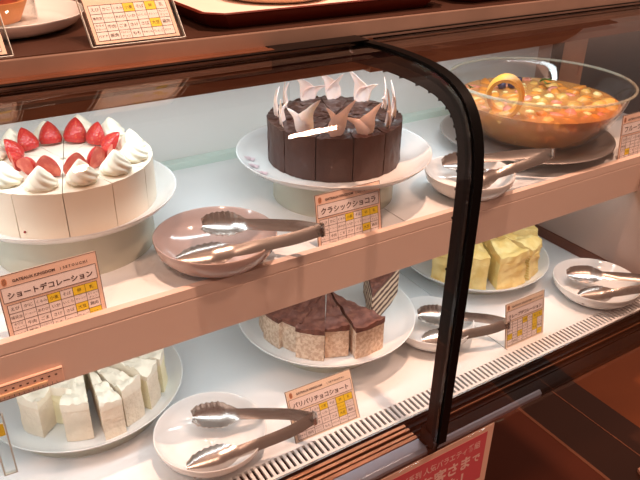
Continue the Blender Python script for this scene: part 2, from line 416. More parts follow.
ROWS = [['えび', 'かに', 'くるみ', '小麦', 'そば', '卵', '乳'], ['落花生', 'アーモンド', 'あわび', 'いか', 'いくら', 'オレンジ', 'カシュー\nナッツ'],
        ['キウイ\nフルーツ', '牛肉', 'ごま', 'さけ', 'さば', '大豆', '鶏肉'], ['バナナ', '豚肉', 'マカダミア\nナッツ', 'もも', 'やまいも', 'りんご', 'ゼラチン']]
TABLES = {}
def table_text(W, H):
    k = (round(W, 4), round(H, 4))
    if k in TABLES: return TABLES[k]
    cw = W * .9 / 7; rh = H * .52 / 4; it = []
    for r in range(4):
        for c in range(7):
            s = ROWS[r][c]; L = s.split('\n')
            for li, l in enumerate(L):
                sz = min(rh * .46 / (1 if len(L) == 1 else 1.45), cw * .88 / max(len(l), 2))
                yy = H * .56 - rh * (r + .5) - sz * .36 + (0 if len(L) == 1 else (.5 - li) * rh * .42)
                it.append((l, W * .05 + cw * (c + .5), yy, sz, 'CENTER', 0, 1))
    TABLES[k] = text_mesh(it); return TABLES[k]

def price_card(loc, rz, lean, W, H, title, yel, label, roll=0, holder=False, group='cake name cards', header=True, paper='cardpeach'):
    root = empty('name_card', loc, 0, label, 'card', None)
    root.rotation_euler = (Matrix.Rotation(rz, 4, 'Z') @ Matrix.Rotation(roll, 4, 'Y') @ Matrix.Rotation(PI / 2 - lean, 4, 'X')).to_euler()
    # local: x right, y up the card, z towards the reader
    b = MB(); b.box(0, W, 0, H, -.0008, 0); b.build('card', paper, root)
    e = MB(); t = .0006
    for a in ((0, t * 1.6, 0, H), (W - t, W, 0, H), (0, W, H - t, H)): e.box(*a, 0.0000, .00022)
    e.build('border', 'ink', root)
    b = MB(); y1, y2 = H * .60, H * .82
    if not holder: b.box(W * .03, W * .97, y1, y2, 0, .0002)
    cw = W * .9 / 7; rh = H * .52 / 4
    b.box(W * .05, W * .95, H * .56 - rh * 4, H * .56, 0, .0002); b.build('white_field', 'cardwhite', root)
    if yel:
        b = MB()
        for r, c in yel: b.box(W * .05 + cw * c, W * .05 + cw * (c + 1), H * .56 - rh * (r + 1), H * .56 - rh * r, 0.0002, .00035)
        b.build('yellow_cells', 'yellow', root)
    b = MB(); l = .00022
    for c in range(8): b.box(W * .05 + cw * c - l, W * .05 + cw * c + l, H * .04, H * .56, .0002, .00045)
    for r in range(5): b.box(W * .05, W * .95, H * .56 - rh * r - l, H * .56 - rh * r + l, .0002, .00045)
    if not holder:
        for yy in (y1, y2): b.box(W * .03, W * .97, yy - l, yy + l, .0002, .00045)
        for xx in (W * .03, W * .97): b.box(xx - l, xx + l, y1, y2, .0002, .00045)
    b.build('grid_lines', 'ink', root)
    it = []
    if title: it.append((title, W * .5, y1 + H * .055, min(H * .135, W * .86 / len(title)), 'CENTER', .00018, 1))
    if not holder:
        it.append(('GATEAUX KINGDOM', W * .15, H * .875, H * .058, 'LEFT', .00012, 1.0)); it.append(('|  S E T O U C H I', W * .615, H * .875, H * .050, 'LEFT', .0001, 1))
    V, F = text_mesh(it); tv, tf = table_text(W, H)
    mb = MB(); mb.add([(x, y, .0005) for x, y, z in V], F); mb.add([(x, y, .0005) for x, y, z in tv], tf)
    o = mb.build('lettering', 'ink', root)
    if not holder:
        b = MB()
        for rr, zz in ((H * .045, .0003),):
            pts = [(W * .075 + rr * .8 * math.cos(a), H * .90 + rr * 1.25 * math.sin(a)) for a in [2 * PI * k / 14 for k in range(14)]]
            b.prism(pts, 0, zz, 'z')
        b.build('emblem', 'logo', root)
        b = MB()
        for dx in (-.35, 0, .35): b.box(W * .075 + dx * H * .045 - .0002, W * .075 + dx * H * .045 + .0002, H * .86, H * .945, .0003, .0005)
        b.build('emblem_lines', 'ink', root)
        b = MB(); b.box(W * .1, W * .9, .0002, .0012, -H * .35, -.001); b.build('acrylic_foot', 'acryl', root)
    else:
        b = MB(); b.box(-.004, W + .004, -.003, H + .003, .001, .0022); b.box(-.004, W + .004, -.003, H + .003, -.0025, -.0012)
        b.build('acrylic_holder', 'acryl', root)
        b = MB(); b.box(-.004, W + .004, -.0038, -.003, -.0025, .0022); b.box(W + .004, W + .0046, -.003, H, -.0025, .0022); b.box(-.0046, -.004, -.003, H, -.0025, .0022); b.build('holder_edge', 'acryledge', root)
    return root

price_card((.0405, .6785, .2438), R_(2), R_(7), .106, .0790, 'ショートデコレーション', [(0, 3), (0, 5), (0, 6), (2, 5), (3, 6)], 'peach name card in front of the strawberry cake, largest lettering', R_(0))
price_card((.4325, .679, .2435), R_(-1), R_(10), .105, .0800, 'クラシックショコラ', [(0, 3), (0, 5), (0, 6), (2, 5)], 'peach name card in front of the chocolate cake', R_(0))
price_card((1.058, .6775, .243), R_(0), R_(6), .10, .089, 'フルーツポンチ', [(2, 1)], 'peach name card cut off by the right edge, beside the fruit bowl')
price_card((.3510, .6020, .0008), R_(-2), R_(26), .106, .0745, 'パリパリチョコショート', [(0, 3), (0, 5), (0, 6), (2, 5), (1, 5)], 'peach name card in front of the cocoa topped slices, behind tong handles', paper='cardbeige')
price_card((.757, .6060, .0008), R_(0), R_(10), .0915, .0815, 'クレープデコレーション', [(0, 3), (0, 5), (0, 6), (1, 5), (2, 5), (2, 0), (2, 2), (3, 6)], 'small pale name card in front of the yellow crepe cake', paper='cardbeige')
price_card((.190, .7400, .5340), R_(2), R_(38), .096, .078, '', [(0, 3), (0, 5), (2, 5)], 'larger name card in clear holder on the steel counter', holder=True)
price_card((.008, .7390, .5340), R_(2), R_(38), .096, .078, '', [(1, 6)], 'name card in clear holder cut off by the top left corner', holder=True)

# red sign hanging below the front lip
sg = empty('hanging_sign', (.628, .4975, -.0115), 0, 'red and peach paper sign hanging under the front of the case', 'sign')
sg.rotation_euler = (PI / 2, 0, 0)
b = MB(); b.box(-.40, 0, -.24, 0, -.0015, 0); b.build('board', 'signpeach', sg)
b = MB(); b.box(-.39, -.012, -.105, -.010, 0, .0003); b.build('red_panel', 'signred', sg)
V, F = text_mesh([('フジテレビ系列 人気バラエティ番組', -.024, -.034, .0150, 'RIGHT', 0.0002, .80), ('のお客さま', -.038, -.064, .0265, 'RIGHT', .0009, .92), ('で', -.020, -.062, .018, 'RIGHT', .0006, .92), ('ました！', -.034, -.0945, .0265, 'RIGHT', .0008, .92)])
b = MB(); b.add([(x, y, .0005) for x, y, z in V], F); b.build('lettering', 'signtext', sg)
V, F = text_mesh([('010', -.02, -.122, .014, 'RIGHT', .0003, .9)])
b = MB(); b.add([(x, y, .0005) for x, y, z in V], F); b.build('number', 'ink', sg)

# thermometer strip on the shelf rim and clear holder at far left
th = empty('thermometer', (-.02, .6635, .187), R_(0), 'long clear plastic thermometer stuck on the shelf edge at the left', 'thermometer')
b = MB(); b.box(0, .104, -.004, 0, 0, .021); b.build('casing', 'signpeach', th, bevel=.0015)
b = MB(); b.box(.01, .086, -.0055, -.004, .006, .0095); b.build('glass_tube', 'bluelt', th, bevel=.0006)
b = MB()
for k in range(16): b.box(.02 + k * .005, .0204 + k * .005, -.0043, -.004, .0025, .0048 if k % 2 else .0056)
for k in range(12): b.box(.012 + k * .0075, .0145 + k * .0075, -.0043, -.004, .0128, .0146)
b.box(0.001, .103, -.0043, -.004, .0190, .0195); b.box(0.001, .103, -.0043, -.004, .0012, .0017)
b.build('scale_marks', 'ink', th)
ac = empty('acrylic_stand', (-.012, .640, .108), R_(-4), 'narrow clear acrylic holder with yellow sticker below the thermometer', 'holder')
b = MB(); b.box(0, .026, -.003, 0, 0, .082); b.build('clear_panel', 'acryl', ac)
b = MB(); b.box(.0245, .026, -.0035, .0005, 0, .082); b.box(.012, .0135, -.0035, .0005, 0, .082); b.box(.012, .026, -.0035, .0005, -.0015, 0); b.build('bright_edge', 'acryledge', ac)
b = MB(); b.box(0, .024, -.0040, -.0036, .055, .071); b.build('yellow_sticker', 'yellow', ac)
b = MB(); b.box(0.0, .024, -.0040, .024, .0825, .086); b.build('hook', 'black', ac)

# ------------------------------------------------------------------ plates, risers, dishes
def plate_prof(R, h=.019, foot=.6):
    return [(0.0001, .004), (R * foot * .9, .004), (R * .78, .0042), (R * .86, .0062), (R * .93, h * .55), (R * .985, h * .93), (R, h), (R * 1.002, h - .001), (R * .992, h - .003), (R * .935, h * .40), (R * .86, .0024), (R * .78, .0004), (R * foot, 0), (.0001, 0)]
def plate(loc, R, label, h=.019, seg=96):
    o = MB().lathe(plate_prof(R, h), seg).build('plate', 'plate', smooth=True); o.location = loc
    return tag(o, label, 'plate', None)
def riser(loc, R, h, label):
    o = MB().lathe([(R, .0), (R * 1.0, h * .25), (R * .985, h * .8), (R * .95, h), (.0001, h), (.0001, h - .003), (R * .94, h - .003), (R * .965, h * .8), (R * .975, .0)], 72).build('cake_riser', 'riser', smooth=True, angle=R_(40))
    o.location = loc; return tag(o, label, 'stand')

riser((.162, .864, .2502), .103, .058, 'round translucent riser under the strawberry cake plate')
riser((.548, .822, .2502), .094, .056, 'round translucent riser under the chocolate cake plate')
riser((.975, .822, .2502), .10, .014, 'low translucent riser under the silver tray')
riser((.133, .840, .0002), .115, .018, 'low round riser under the plate of white cream slices')
riser((.518, .787, .0002), .092, .038, 'low round riser under the plate of cocoa slices')
riser((.897, .838, .0002), .105, .018, 'low round riser under the plate of yellow crepe slices')
PS = (.161, .862, .3085); PC = (.548, .822, .3065); PW = (.133, .840, .0185); PB = (.518, .787, .0385); PY = (.897, .838, .0185)
plate(PS, .138, 'white plate under the strawberry cake')
p = plate(PC, .149, 'white plate with faint flower print under the chocolate cake')
for a0 in (158, 171, 184, 226, 258):
    b = MB(); ac_ = R_(a0); cx, cy = .1285 * math.cos(ac_), .1285 * math.sin(ac_)
    pts = []
    for u in (.15, .6, 1):
        row = []
        for q in range(31):
            t = 2 * PI * q / 30; rr = .0085 * u * (.62 + .38 * abs(math.cos(2.5 * t)))
            px_, py_ = cx + rr * math.cos(t), cy + rr * math.sin(t); R0 = math.hypot(px_, py_)
            row.append(Vector((px_, py_, .0068 + max(0, R0 - .127) * .50 + max(0, R0 - .138) * .2)))
        pts.append(row)
    b.grid(pts, .0004); b.build('flower_print', 'print', p)
plate(PW, .141, 'white plate of cream slices at the lower left')
plate(PB, .147, 'white plate of cocoa slices in the lower middle')
plate(PY, .147, 'white plate of yellow crepe slices at the lower right')

def dish(loc, label, R=.075, h=.036, m='plate'):
    pr = [(.0001, .005), (R * .5, .0055), (R * .66, .009), (R * .82, .0165), (R * .95, .027), (R * .985, h - .0006), (R, h), (R * 1.005, h - .0015), (R * .97, .024), (R * .84, .012), (R * .66, .003), (R * .56, 0), (R * .5, 0), (R * .48, .002), (.0001, .002)]
    o = MB().lathe(pr, 72).build('dish', m, smooth=True); o.location = loc
    return tag(o, label, 'dish', None)
dish((.303, .722, .2502), 'deep white dish with tongs on the shelf, between the strawberry and chocolate cakes', .0785, .039, mat('beige_ceramic', rgb(192, 168, 160), .14, coat=.4))
dish((.735, .716, .2502), 'white dish with tongs on the shelf, beside the fruit bowl and behind the frame', .070)
dish((.249, .655, .0002), 'white dish with tongs at the bottom left, on the lower deck')
dish((.674, .699, .0002), 'white dish with tongs behind the black frame, between two lower plates', .070)
dish((1.022, .640, .0002), 'white dish with tongs at the far right of the lower deck', .078)

# ------------------------------------------------------------------ tongs
def tongs(tipA, tipB, hinge, label, lean=.62):
    """two long arms from hinge, each ending in a scalloped cupped head; world coordinates, flat in their plane"""
    tA, tB, hg = Vector(tipA), Vector(tipB), Vector(hinge)
    root = empty('tongs', hinge, 0, label, 'tongs')
    ax = ((tA + tB) / 2 - hg); L = ax.length; ax.normalize()
    side = (tA - tB); side = (side - ax * side.dot(ax)).normalized(); up = ax.cross(side)
    if up.z < 0: up = -up
    for sgn, tip in ((1, tA), (-1, tB)):
        d = tip - hg; Ls = d.length; d.normalize()
        sd = side * sgn; sd = (sd - d * sd.dot(d)).normalized()
        pts = []; n = 60
        for i in range(n + 1):
            t = i / n; s = t * Ls
            bow = .006 * math.sin(PI * min(t / .25, 1) * .5)        # hinge rounding
            c = hg + d * s + sd * (bow + .004 * math.sin(PI * t))
            if t < .62: wd = .0082 - .001 * t; cup = .0012
            else:
                q = (t - .62) / .38
                wd = .0072 + (.0180 - .0072) * min(1, q / .35) ** .8 if q < .35 else .0180 * math.sqrt(max(.03, 1 - ((q - .35) / .68) ** 3.2))
                if q > .18: wd += .0011 * math.sin(q * 52)
                cup = .0012 + .006 * min(1, q * 3)
            tl = lean + .35 * min(1, max(0, (t - .45) / .3))
            wdir = (up * math.cos(tl) + side * math.sin(tl)).normalized(); nrm = d.cross(wdir)
            if nrm.dot(sd) < 0: nrm = -nrm
            row = []
            for k in range(9):
                u = (k / 8 - .5) * 2
                row.append(c + wdir * wd * u - nrm * cup * (u * u - .6) * (1 if sgn > 0 else -1) * sgn - hg)
            pts.append(row)
        b = MB(); b.grid(pts, .0009); b.build('arm', 'tong', root, smooth=True, angle=R_(50))
        rib = [c0[4] + (c0[4] - c0[3]).cross(Vector((0, 0, 1))) * 0 for c0 in pts[4:22]]
    # hinge loop
    hp = []
    for i in range(9):
        a = -PI / 2 + PI * i / 8
        c = -ax * (.0055 * math.cos(a)) + side * (.0072 * math.sin(a))
        hp.append([c + (up * math.cos(lean * .3)) * .0066 * u for u in (-1, -.5, 0, .5, 1)])
    b = MB(); b.grid(hp, .001); b.build('hinge', 'tong', root, smooth=True, angle=R_(50))
    return root
tongs((.296, .757, .284), (.2405, .700, .281), (.4095, .6400, .302), 'steel tongs in the dish between the strawberry and chocolate cakes')
tongs((.722, .762, .281), (.690, .700, .280), (.876, .680, .300), 'steel tongs in the dish beside the fruit bowl, crossing behind the frame')
tongs((.2360, .693, .028), (.2000, .622, .026), (.3700, .5880, .050), 'steel tongs in the bottom left dish, handles over the name card')
tongs((.664, .726, .028), (.630, .674, .028), (.7620, .615, .046), 'steel tongs in the dish behind the frame, on the lower deck')
tongs((.995, .685, .028), (.957, .630, .028), (1.098, .556, .050), 'steel tongs in the far right dish of the lower deck')

# ------------------------------------------------------------------ wedge of cake
def wedge_grid(R, ang, h, r0=.004, nr=10, na=8, nh=6, top=None, side=None, seed=0, gap=.0006, flare=0):
    """closed wedge; apex at origin, pointing outwards along +X. returns verts, faces, material idx (0 outer,1 top,2 cut)"""
    vs = {}; V = []; F = []; Mi = []
    def P(i, j, k):
        key = (i, j, k)
        if key in vs: return vs[key]
        u = i / nr; r = r0 + (R - r0) * u; a = (j / na - .5) * ang; z = h * k / nh
        x, y = r * math.cos(a), r * math.sin(a)
        hw = y; s = 1 - (gap / max(abs(hw), .0008)) if abs(hw) > gap * 1.2 else .2
        y *= max(.1, s)
        p = Vector((x, y, z))
        nz = Vector((x + seed * 3.1, y + seed, z))
        if k == nh and top: p.z += top(x, y, seed)
        if side and (i == nr or j in (0, na)):
            d = side * noise.noise(nz * 70) + side * .6 * noise.noise(nz * 160)
            if i == nr: p += Vector((math.cos(a), math.sin(a), 0)) * (d + flare * (1 - k / nh))
            else: p.y += d * .7
        vs[key] = len(V); V.append(p); return vs[key]
    for i in range(nr):
        for j in range(na):
            F.append((P(i, j, 0), P(i, j + 1, 0), P(i + 1, j + 1, 0), P(i + 1, j, 0))); Mi.append(2)
            F.append((P(i, j, nh), P(i + 1, j, nh), P(i + 1, j + 1, nh), P(i, j + 1, nh))); Mi.append(1)
    for k in range(nh):
        for j in range(na):
            F.append((P(nr, j, k), P(nr, j + 1, k), P(nr, j + 1, k + 1), P(nr, j, k + 1))); Mi.append(0)
            F.append((P(0, j, k), P(0, j, k + 1), P(0, j + 1, k + 1), P(0, j + 1, k))); Mi.append(2)
        for i in range(nr):
            F.append((P(i, 0, k), P(i + 1, 0, k), P(i + 1, 0, k + 1), P(i, 0, k + 1))); Mi.append(2)
            F.append((P(i, na, k), P(i, na, k + 1), P(i + 1, na, k + 1), P(i + 1, na, k))); Mi.append(2)
    return V, F, Mi
def wedge(name, mats, parent, **k):
    V, F, Mi = wedge_grid(**k); b = MB(); b.v = [tuple(v) for v in V]; b.f = F; b.m = Mi
    return b.build(name, mats, parent, smooth=True, angle=R_(38))

# ---- strawberry cake: 12 slices
SR = .111; SH = .057
def swirl_mesh(par, x):
    n, m = 22, 64; vs = []; fs = []
    for i in range(n + 1):
        t = i / n; z = .027 * t
        r = .0218 * ((1 - t) ** .80) * (1 - .22 * math.exp(-((t - .0) / .12) ** 2)) + .0002
        lob = .15 * (1 - t) ** .3
        for k in range(m):
            a = 2 * PI * k / m; rr = r * (1 + lob * (abs(math.cos(3.5 * (a + 2.6 * t))) - .5))
            cx = .0018 * math.sin(t * 3.0) * t
            vs.append((x + rr * math.cos(a) + cx, rr * math.sin(a), z))
    for i in range(n):
        for k in range(m): fs.append((i * m + k, i * m + (k + 1) % m, (i + 1) * m + (k + 1) % m, (i + 1) * m + k))
    fs.append(tuple(range(m))[::-1]); fs.append(tuple(range(n * m, n * m + m)))
    o = MB().add(vs, fs).build('cream_swirl', 'cream', par, smooth=True); o.location = (0, 0, SH); return o
def berry_mesh(par, x):
    n, m = 16, 24; vs = []; fs = []; mi = []
    for i in range(n + 1):
        t = i / n; z = .029 * t; r = .0128 * math.sin(PI * (.14 + .86 * t) ** .78) ** .8 if t < 1 else .0003
        r = .0155 * (1 - t ** 2.0) ** .78 * (.84 + .16 * min(1, t * 5)) + .0002
        for k in range(m + 1):
            a = PI / 2 + PI * k / m
            vs.append((r * math.cos(a) * .95, r * math.sin(a), z))
    w = m + 1
    b = MB()
    for i in range(n):
        for k in range(m): fs.append((i * w + k, i * w + k + 1, (i + 1) * w + k + 1, (i + 1) * w + k)); mi.append(0)
        fs.append((i * w, (i + 1) * w, (i + 1) * w + m, i * w + m)); mi.append(1)
    fs.append(tuple(range(w))); mi.append(0); fs.append(tuple(range(n * w, n * w + w))); mi.append(0)
    b.v = vs; b.f = fs; b.m = mi
    o = b.build('strawberry_half', ['strawb', 'strawcut'], par, smooth=True, angle=R_(45)); o.location = (x, 0, SH - .001); return o
s0 = empty('strawberry_cake_slice'); s0['category'] = 'cake slice'
ctop = lambda x, y, s: .0006 * noise.noise(Vector((x * 50, y * 50, s)))
wedge('cream_body', ['creamcake', 'creamcake', 'creamcake'], s0, R=SR, ang=PI / 6, h=SH, top=ctop, side=.0005, gap=.0005, nr=10, na=8, nh=5)
swirl_mesh(s0, .0880); berry_mesh(s0, .060)
# angle measured from +X towards +Y; the camera looks from -Y
SL = {247.5: 'strawberry cake slice with a dark red jam speck low on its side, at the front', 277.5: 'front strawberry cake slice, with cut berry, right of the one with the jam speck',
      307.5: 'strawberry cake slice at the front right, facing the white dish', 337.5: 'strawberry cake slice at the far right of the cake, two berries lying by its swirl',
      7.5: 'strawberry cake slice at the right rear of the cake, berry leaning left', 37.5: 'strawberry cake slice at the back right, round berry before its swirl',
      67.5: 'strawberry cake slice at the back with the tallest pointed berry', 97.5: 'strawberry cake slice at the back, broad berry second from the tallest',
      127.5: 'strawberry cake slice at the back left, berry tilted right', 157.5: 'strawberry cake slice at the left rear, near the left picture edge',
      187.5: 'strawberry cake slice at the left side, berries lying toward the centre', 217.5: 'strawberry cake slice at the front left, cut by the picture edge'}
rs = random.Random(3)
for i, (a, lb) in enumerate(SL.items()):
    o = s0 if i == 0 else copy_tree(s0)
    o.location = (PS[0], PS[1], PS[2] + .0048); o.rotation_euler = (0, 0, R_(a - 7)); tag(o, lb, 'cake slice', 'slices of the strawberry cake')
    for ch in o.children:
        if ch.name.startswith('cream_swirl'): ch.rotation_euler = (rs.uniform(-.05, .05), rs.uniform(-.04, .04), 0)
        if ch.name.startswith('strawberry_half'):
            lean = {337.5: (.9, .2), 7.5: (.4, .5), 187.5: (-.75, .1), 217.5: (-.6, .2), 157.5: (-.3, .2)}.get(a, (rs.uniform(-.12, .12), rs.uniform(.12, .25)))
            ch.rotation_euler = (lean[0], lean[1], 0); ch.location.z = SH + .002
            ch.scale = (1, 1, 1) if a != 67.5 else (1.08, 1.05, 1.1)
sp = MB().lathe([(.0001, 0), (.0016, 0), (.0014, .0008), (.0001, .001)], 10).build('jam_speck', 'speck', [o for o in COL.objects if o.get('label', '').startswith('strawberry cake slice with a dark red')][0])
sp.location = (SR * .9815 + .0002, -.0212, .009); sp.rotation_euler = (0, PI / 2, 0)

# ---- chocolate cake: 12 slices with white chocolate shards
CR = .101; CH = .064
def blade(par, base, tip, wid, curl, name='chocolate_shard'):
    """curved tapering blade of white chocolate from base to tip"""
    B, T = Vector(base), Vector(tip); d = T - B; L = d.length; dn = d.normalized()
    out = Vector((1, 0, 0)); sd = dn.cross(out).normalized(); nr = sd.cross(dn)
    pts = []
    for i in range(15):
        t = i / 14; w = wid * ((1 - t) ** .75) * (.75 + .5 * math.sin(PI * min(1, t * 1.6))) + .0004
        c = B + d * t + sd * curl * math.sin(PI * t) + nr * .003 * math.sin(PI * t)
        pts.append([c + sd * w * u + nr * (.30 * w * (1 - u * u)) for u in (-1, -.6, -.2, .2, .6, 1)])
    b = MB(); b.grid(pts, .0011); return b.build(name, 'shard', par, smooth=True, angle=R_(50))
c0 = []
for vi in range(3):
    r = empty('chocolate_cake_slice')
    def ctp(x, y, s, vi=vi): return .0038 * noise.noise(Vector((x * 80 + vi * 7, y * 80, 1))) + .0024 * abs(noise.noise(Vector((x * 220, y * 220, vi * 3))))
    wedge('cake_body', ['choc', 'choctop', 'choc'], r, R=CR, ang=PI / 6, h=CH, top=ctp, side=.0014, nr=18, na=12, nh=6, gap=.0008, seed=vi)
    z = CH - .001; x = .083
    L = [(.030, .052), (.024, .058), (.032, .044)][vi]
    blade(r, (x, -.002, z), (x + .004, L[0] * .9, z + L[1] * .9), .0135, -.006)
    blade(r, (x + .004, .002, z), (x - .002, -L[0] * .75, z + L[1] * .66), .0118, .005)
    c0.append(r)
CLab = {195: 'chocolate cake slice at the left end of the cake, tall thin shard', 225: 'chocolate cake slice at the front left with a wide pink shard', 255: 'chocolate cake slice at the front with crossed zigzag shards',
        285: 'chocolate cake slice at the front, fourth from the left end, with short v shaped shards', 315: 'chocolate cake slice at the right front corner with tall spread shards', 345: 'chocolate cake slice at the right end of the cake',
        15: 'chocolate cake slice at the right rear, shard pointing right', 45: 'chocolate cake slice at the back right of the cake', 75: 'chocolate cake slice at the back with a shard taller than its neighbours',
        105: 'chocolate cake slice at the back, left of the tallest rear shard', 135: 'chocolate cake slice at the back left under the valance', 165: 'chocolate cake slice at the left rear, shard against the white wall'}
for i, (a, lb) in enumerate(CLab.items()):
    o = c0[i] if i < 3 else copy_tree(c0[i % 3])
    o.location = (PC[0], PC[1], PC[2] + .0048); o.rotation_euler = (0, 0, R_(a + 12)); tag(o, lb, 'cake slice', 'slices of the chocolate cake')
    for q, ch in enumerate(o.children):
        if ch.name.startswith('chocolate_shard'):
            g = Vector((.084, 0, CH)); m_ = Matrix.Translation(g) @ Matrix.Rotation(R_([18, -30, 8, 34, -12, 25][(i * 5) % 6]), 4, 'Z') @ Matrix.Rotation(R_([6, -8, 10][i % 3]), 4, 'X') @ Matrix.Translation(-g); ch.matrix_basis = m_

# ---- white cream slices
def wavy(amp, sc):
    return lambda x, y, s: amp * (noise.noise(Vector((x * sc + s * 5, y * sc * .6, s * 2))) + .7 * abs(noise.noise(Vector((x * sc * 1.9, y * sc * 2 + s, 4)))))
def cream_slice(ang_deg, off, label, R=.108, w=26, h=.052, tilt=0, mats=('sponge', 'spcream', 'yelcut'), name='cream_cake_slice', group='slices on the lower left plate', base=PW, seed=1, topname='whipped_topping', th=.011, turn=0, pos=None, sd=.0012, bodyname='cake_body', toparg=(.011, 52), flare=.0015):
    a = R_(ang_deg)
    r = empty(name, (base[0] + off * math.cos(a), base[1] + off * math.sin(a), base[2] + .0050) if pos is None else (pos[0], pos[1], base[2] + .0050), a + R_(turn), label, 'cake slice', group)
    wedge(bodyname, [mats[0], mats[0], mats[2]], r, R=R, ang=R_(w), h=h - th, side=sd, nr=16, na=8, nh=10, seed=seed, gap=.0004, flare=flare)
    V, F, Mi = wedge_grid(R=R + .0005, ang=R_(w) * 1.02, h=th, top=wavy(*toparg), side=sd * .8, nr=20, na=12, nh=3, seed=seed, gap=.0004)
    b = MB(); b.v = [(v.x, v.y, v.z + h - th) for v in V]; b.f = F; b.m = [0] * len(F)
    b.build(topname, mats[1], r, smooth=True, angle=R_(50))
    return r
W3 = ('sponge', 'spcream', 'sponge')
cream_slice(214, -.002, 'white cream slice at the left of its plate, below the thermometer', w=20, seed=1, turn=0, h=.060, R=.106, mats=W3)
cream_slice(233, -.034, 'white cream slice set back between the left one and the front one', w=17, seed=2, h=.060, mats=('yelcut', 'spcream', 'yelcut'))
cream_slice(254, .002, 'white cream slice at the front of the plate with ragged lower edge', w=19, seed=3, turn=-3, R=.106, h=.061, mats=W3)
cream_slice(273.5, .022, 'white cream slice turned with its corner toward the glass, nearest the front', w=17, seed=4, R=.099, h=.061, mats=W3)
cream_slice(294, .004, 'white cream slice right of the cornerwise one, partly behind it', w=17, seed=5, turn=-3, h=.060, mats=W3)
cream_slice(312, .006, 'white cream slice with yellow cut side showing, second from the right', w=16, seed=6, h=.062)
cream_slice(331, .008, 'white cream slice farthest right on the lower left plate', w=17, seed=7, mats=('yelcut', 'spcream', 'yelcut'), h=.060)
cream_slice(354, .0, 'white cream slice at the back right, under the shelf', w=22, seed=8, h=.060)

# ---- cocoa topped slices
CB = dict(mats=('mochaspk', 'cocoa', 'mochaspk'), name='cocoa_cake_slice', group='slices on the middle lower plate', base=PB, topname='cocoa_topping', toparg=(.0060, 75), th=.007, flare=.0)
cream_slice(188, .006, 'cocoa slice at the left end of its plate', w=22, seed=11, R=.110, h=.055, **CB)
cream_slice(206, .000, 'cocoa slice second from left, set back a little', w=20, seed=12, R=.108, h=.055, **CB)
cream_slice(225, .010, 'cocoa slice third from left, pulled forward with pale speckled side', w=24, seed=13, R=.108, h=.055, **CB)
cream_slice(246, .000, 'narrow cocoa slice in the centre of the front row', w=20, seed=14, R=.108, h=.055, **CB)
cream_slice(272, .008, 'wide cocoa slice at the right of the front row', w=28, seed=15, R=.112, h=.056, **CB)
cream_slice(45, .022, 'tall cocoa slice at the back right, cut side striped with layers', w=32, seed=16, R=.112, h=.064, pos=(.562, .722), **dict(CB, mats=('mochaspk', 'cocoa', 'layers')))
cream_slice(72, .016, 'cocoa slice behind the striped one, mostly under the shelf', w=25, seed=17, R=.108, h=.055, **CB)
cream_slice(160, .004, 'cocoa slice at the left rear, hidden under the shelf', w=24, seed=18, R=.108, h=.055, **CB)

# ---- yellow crepe slices
CY = dict(mats=('crepe', 'crepe', 'crepecut'), name='crepe_cake_slice', group='slices on the lower right plate', base=PY, topname='crepe_top', toparg=(.009, 38), th=.014, sd=.0050, h=.068)
cream_slice(200, .006, 'yellow crepe slice left of the black frame', w=24, seed=21, R=.118, **CY)
cream_slice(226, .010, 'yellow crepe slice just right of the black frame, narrow', w=26, seed=22, R=.115, **CY)
cream_slice(261, .012, 'large yellow crepe slice at the front with browned folds', w=32, seed=23, R=.114, **CY)
cream_slice(292, .012, 'yellow crepe slice at the right with a crack down its side', w=25, seed=24, R=.114, **CY)
cream_slice(325, .004, 'yellow crepe slice at the right rear under the shelf', w=24, seed=25, R=.112, **CY)

# ------------------------------------------------------------------ fruit bowl on tray
TZ = .2645
BX, BY = .992, .822
tr = MB().lathe([(.0001, .001), (.118, .001), (.136, .004), (.150, .0095), (.156, .0105), (.158, .0095), (.152, .008), (.138, .0015), (.12, -.0005), (.0001, -.0005)], 96).build('serving_tray', 'tray', smooth=True)
tr.location = (.975, .822, TZ + .0008); tag(tr, 'round silver tray under the glass fruit bowl', 'tray')
BZ = TZ + .0025; BR = .164; BH = .104
bprof_o = [(.0001, 0), (.075, 0), (.090, .002), (.110, .012), (.128, .032), (.142, .055), (.153, .080), (BR - .002, BH - .003), (BR, BH)]
bprof_i = [(BR - .003, BH), (BR - .007, BH - .006), (.1495, .080), (.1385, .0555), (.1245, .0335), (.107, .0150), (.088, .0060), (.0001, .005)]
o = MB().lathe(smoothprof(bprof_o, 3) + smoothprof(bprof_i, 3), 96).build('glass_bowl', 'bowlgl', smooth=True, angle=R_(60)); o.location = (BX, BY, BZ)
gb = o; tag(o, 'large clear glass bowl of fruit salad on a silver tray', 'bowl')
b = MB(); b.tube([(BR * math.cos(a) - .0015 * math.cos(a), (BR - .0015) * math.sin(a), BH) for a in [2 * PI * k / 96 for k in range(96)]], .0026, 10, closed=True); b.build('bowl_rim', riser_mat('rim_glass', .72), gb, smooth=True)
FT = .064
inner = [(r - .0012, z + .0012) for r, z in smoothprof(bprof_i, 3) if z < FT + .002][::-1]
o = MB().lathe([(.0001, inner[0][1])] + inner[1:] + [(.1445, FT + .006), (.0001, FT + .006)], 72).build('fruit_syrup', 'syrup', smooth=True, angle=R_(50)); o.location = (BX, BY, BZ)
tag(o, 'clear orange syrup filling the glass bowl', 'syrup', kind='stuff')
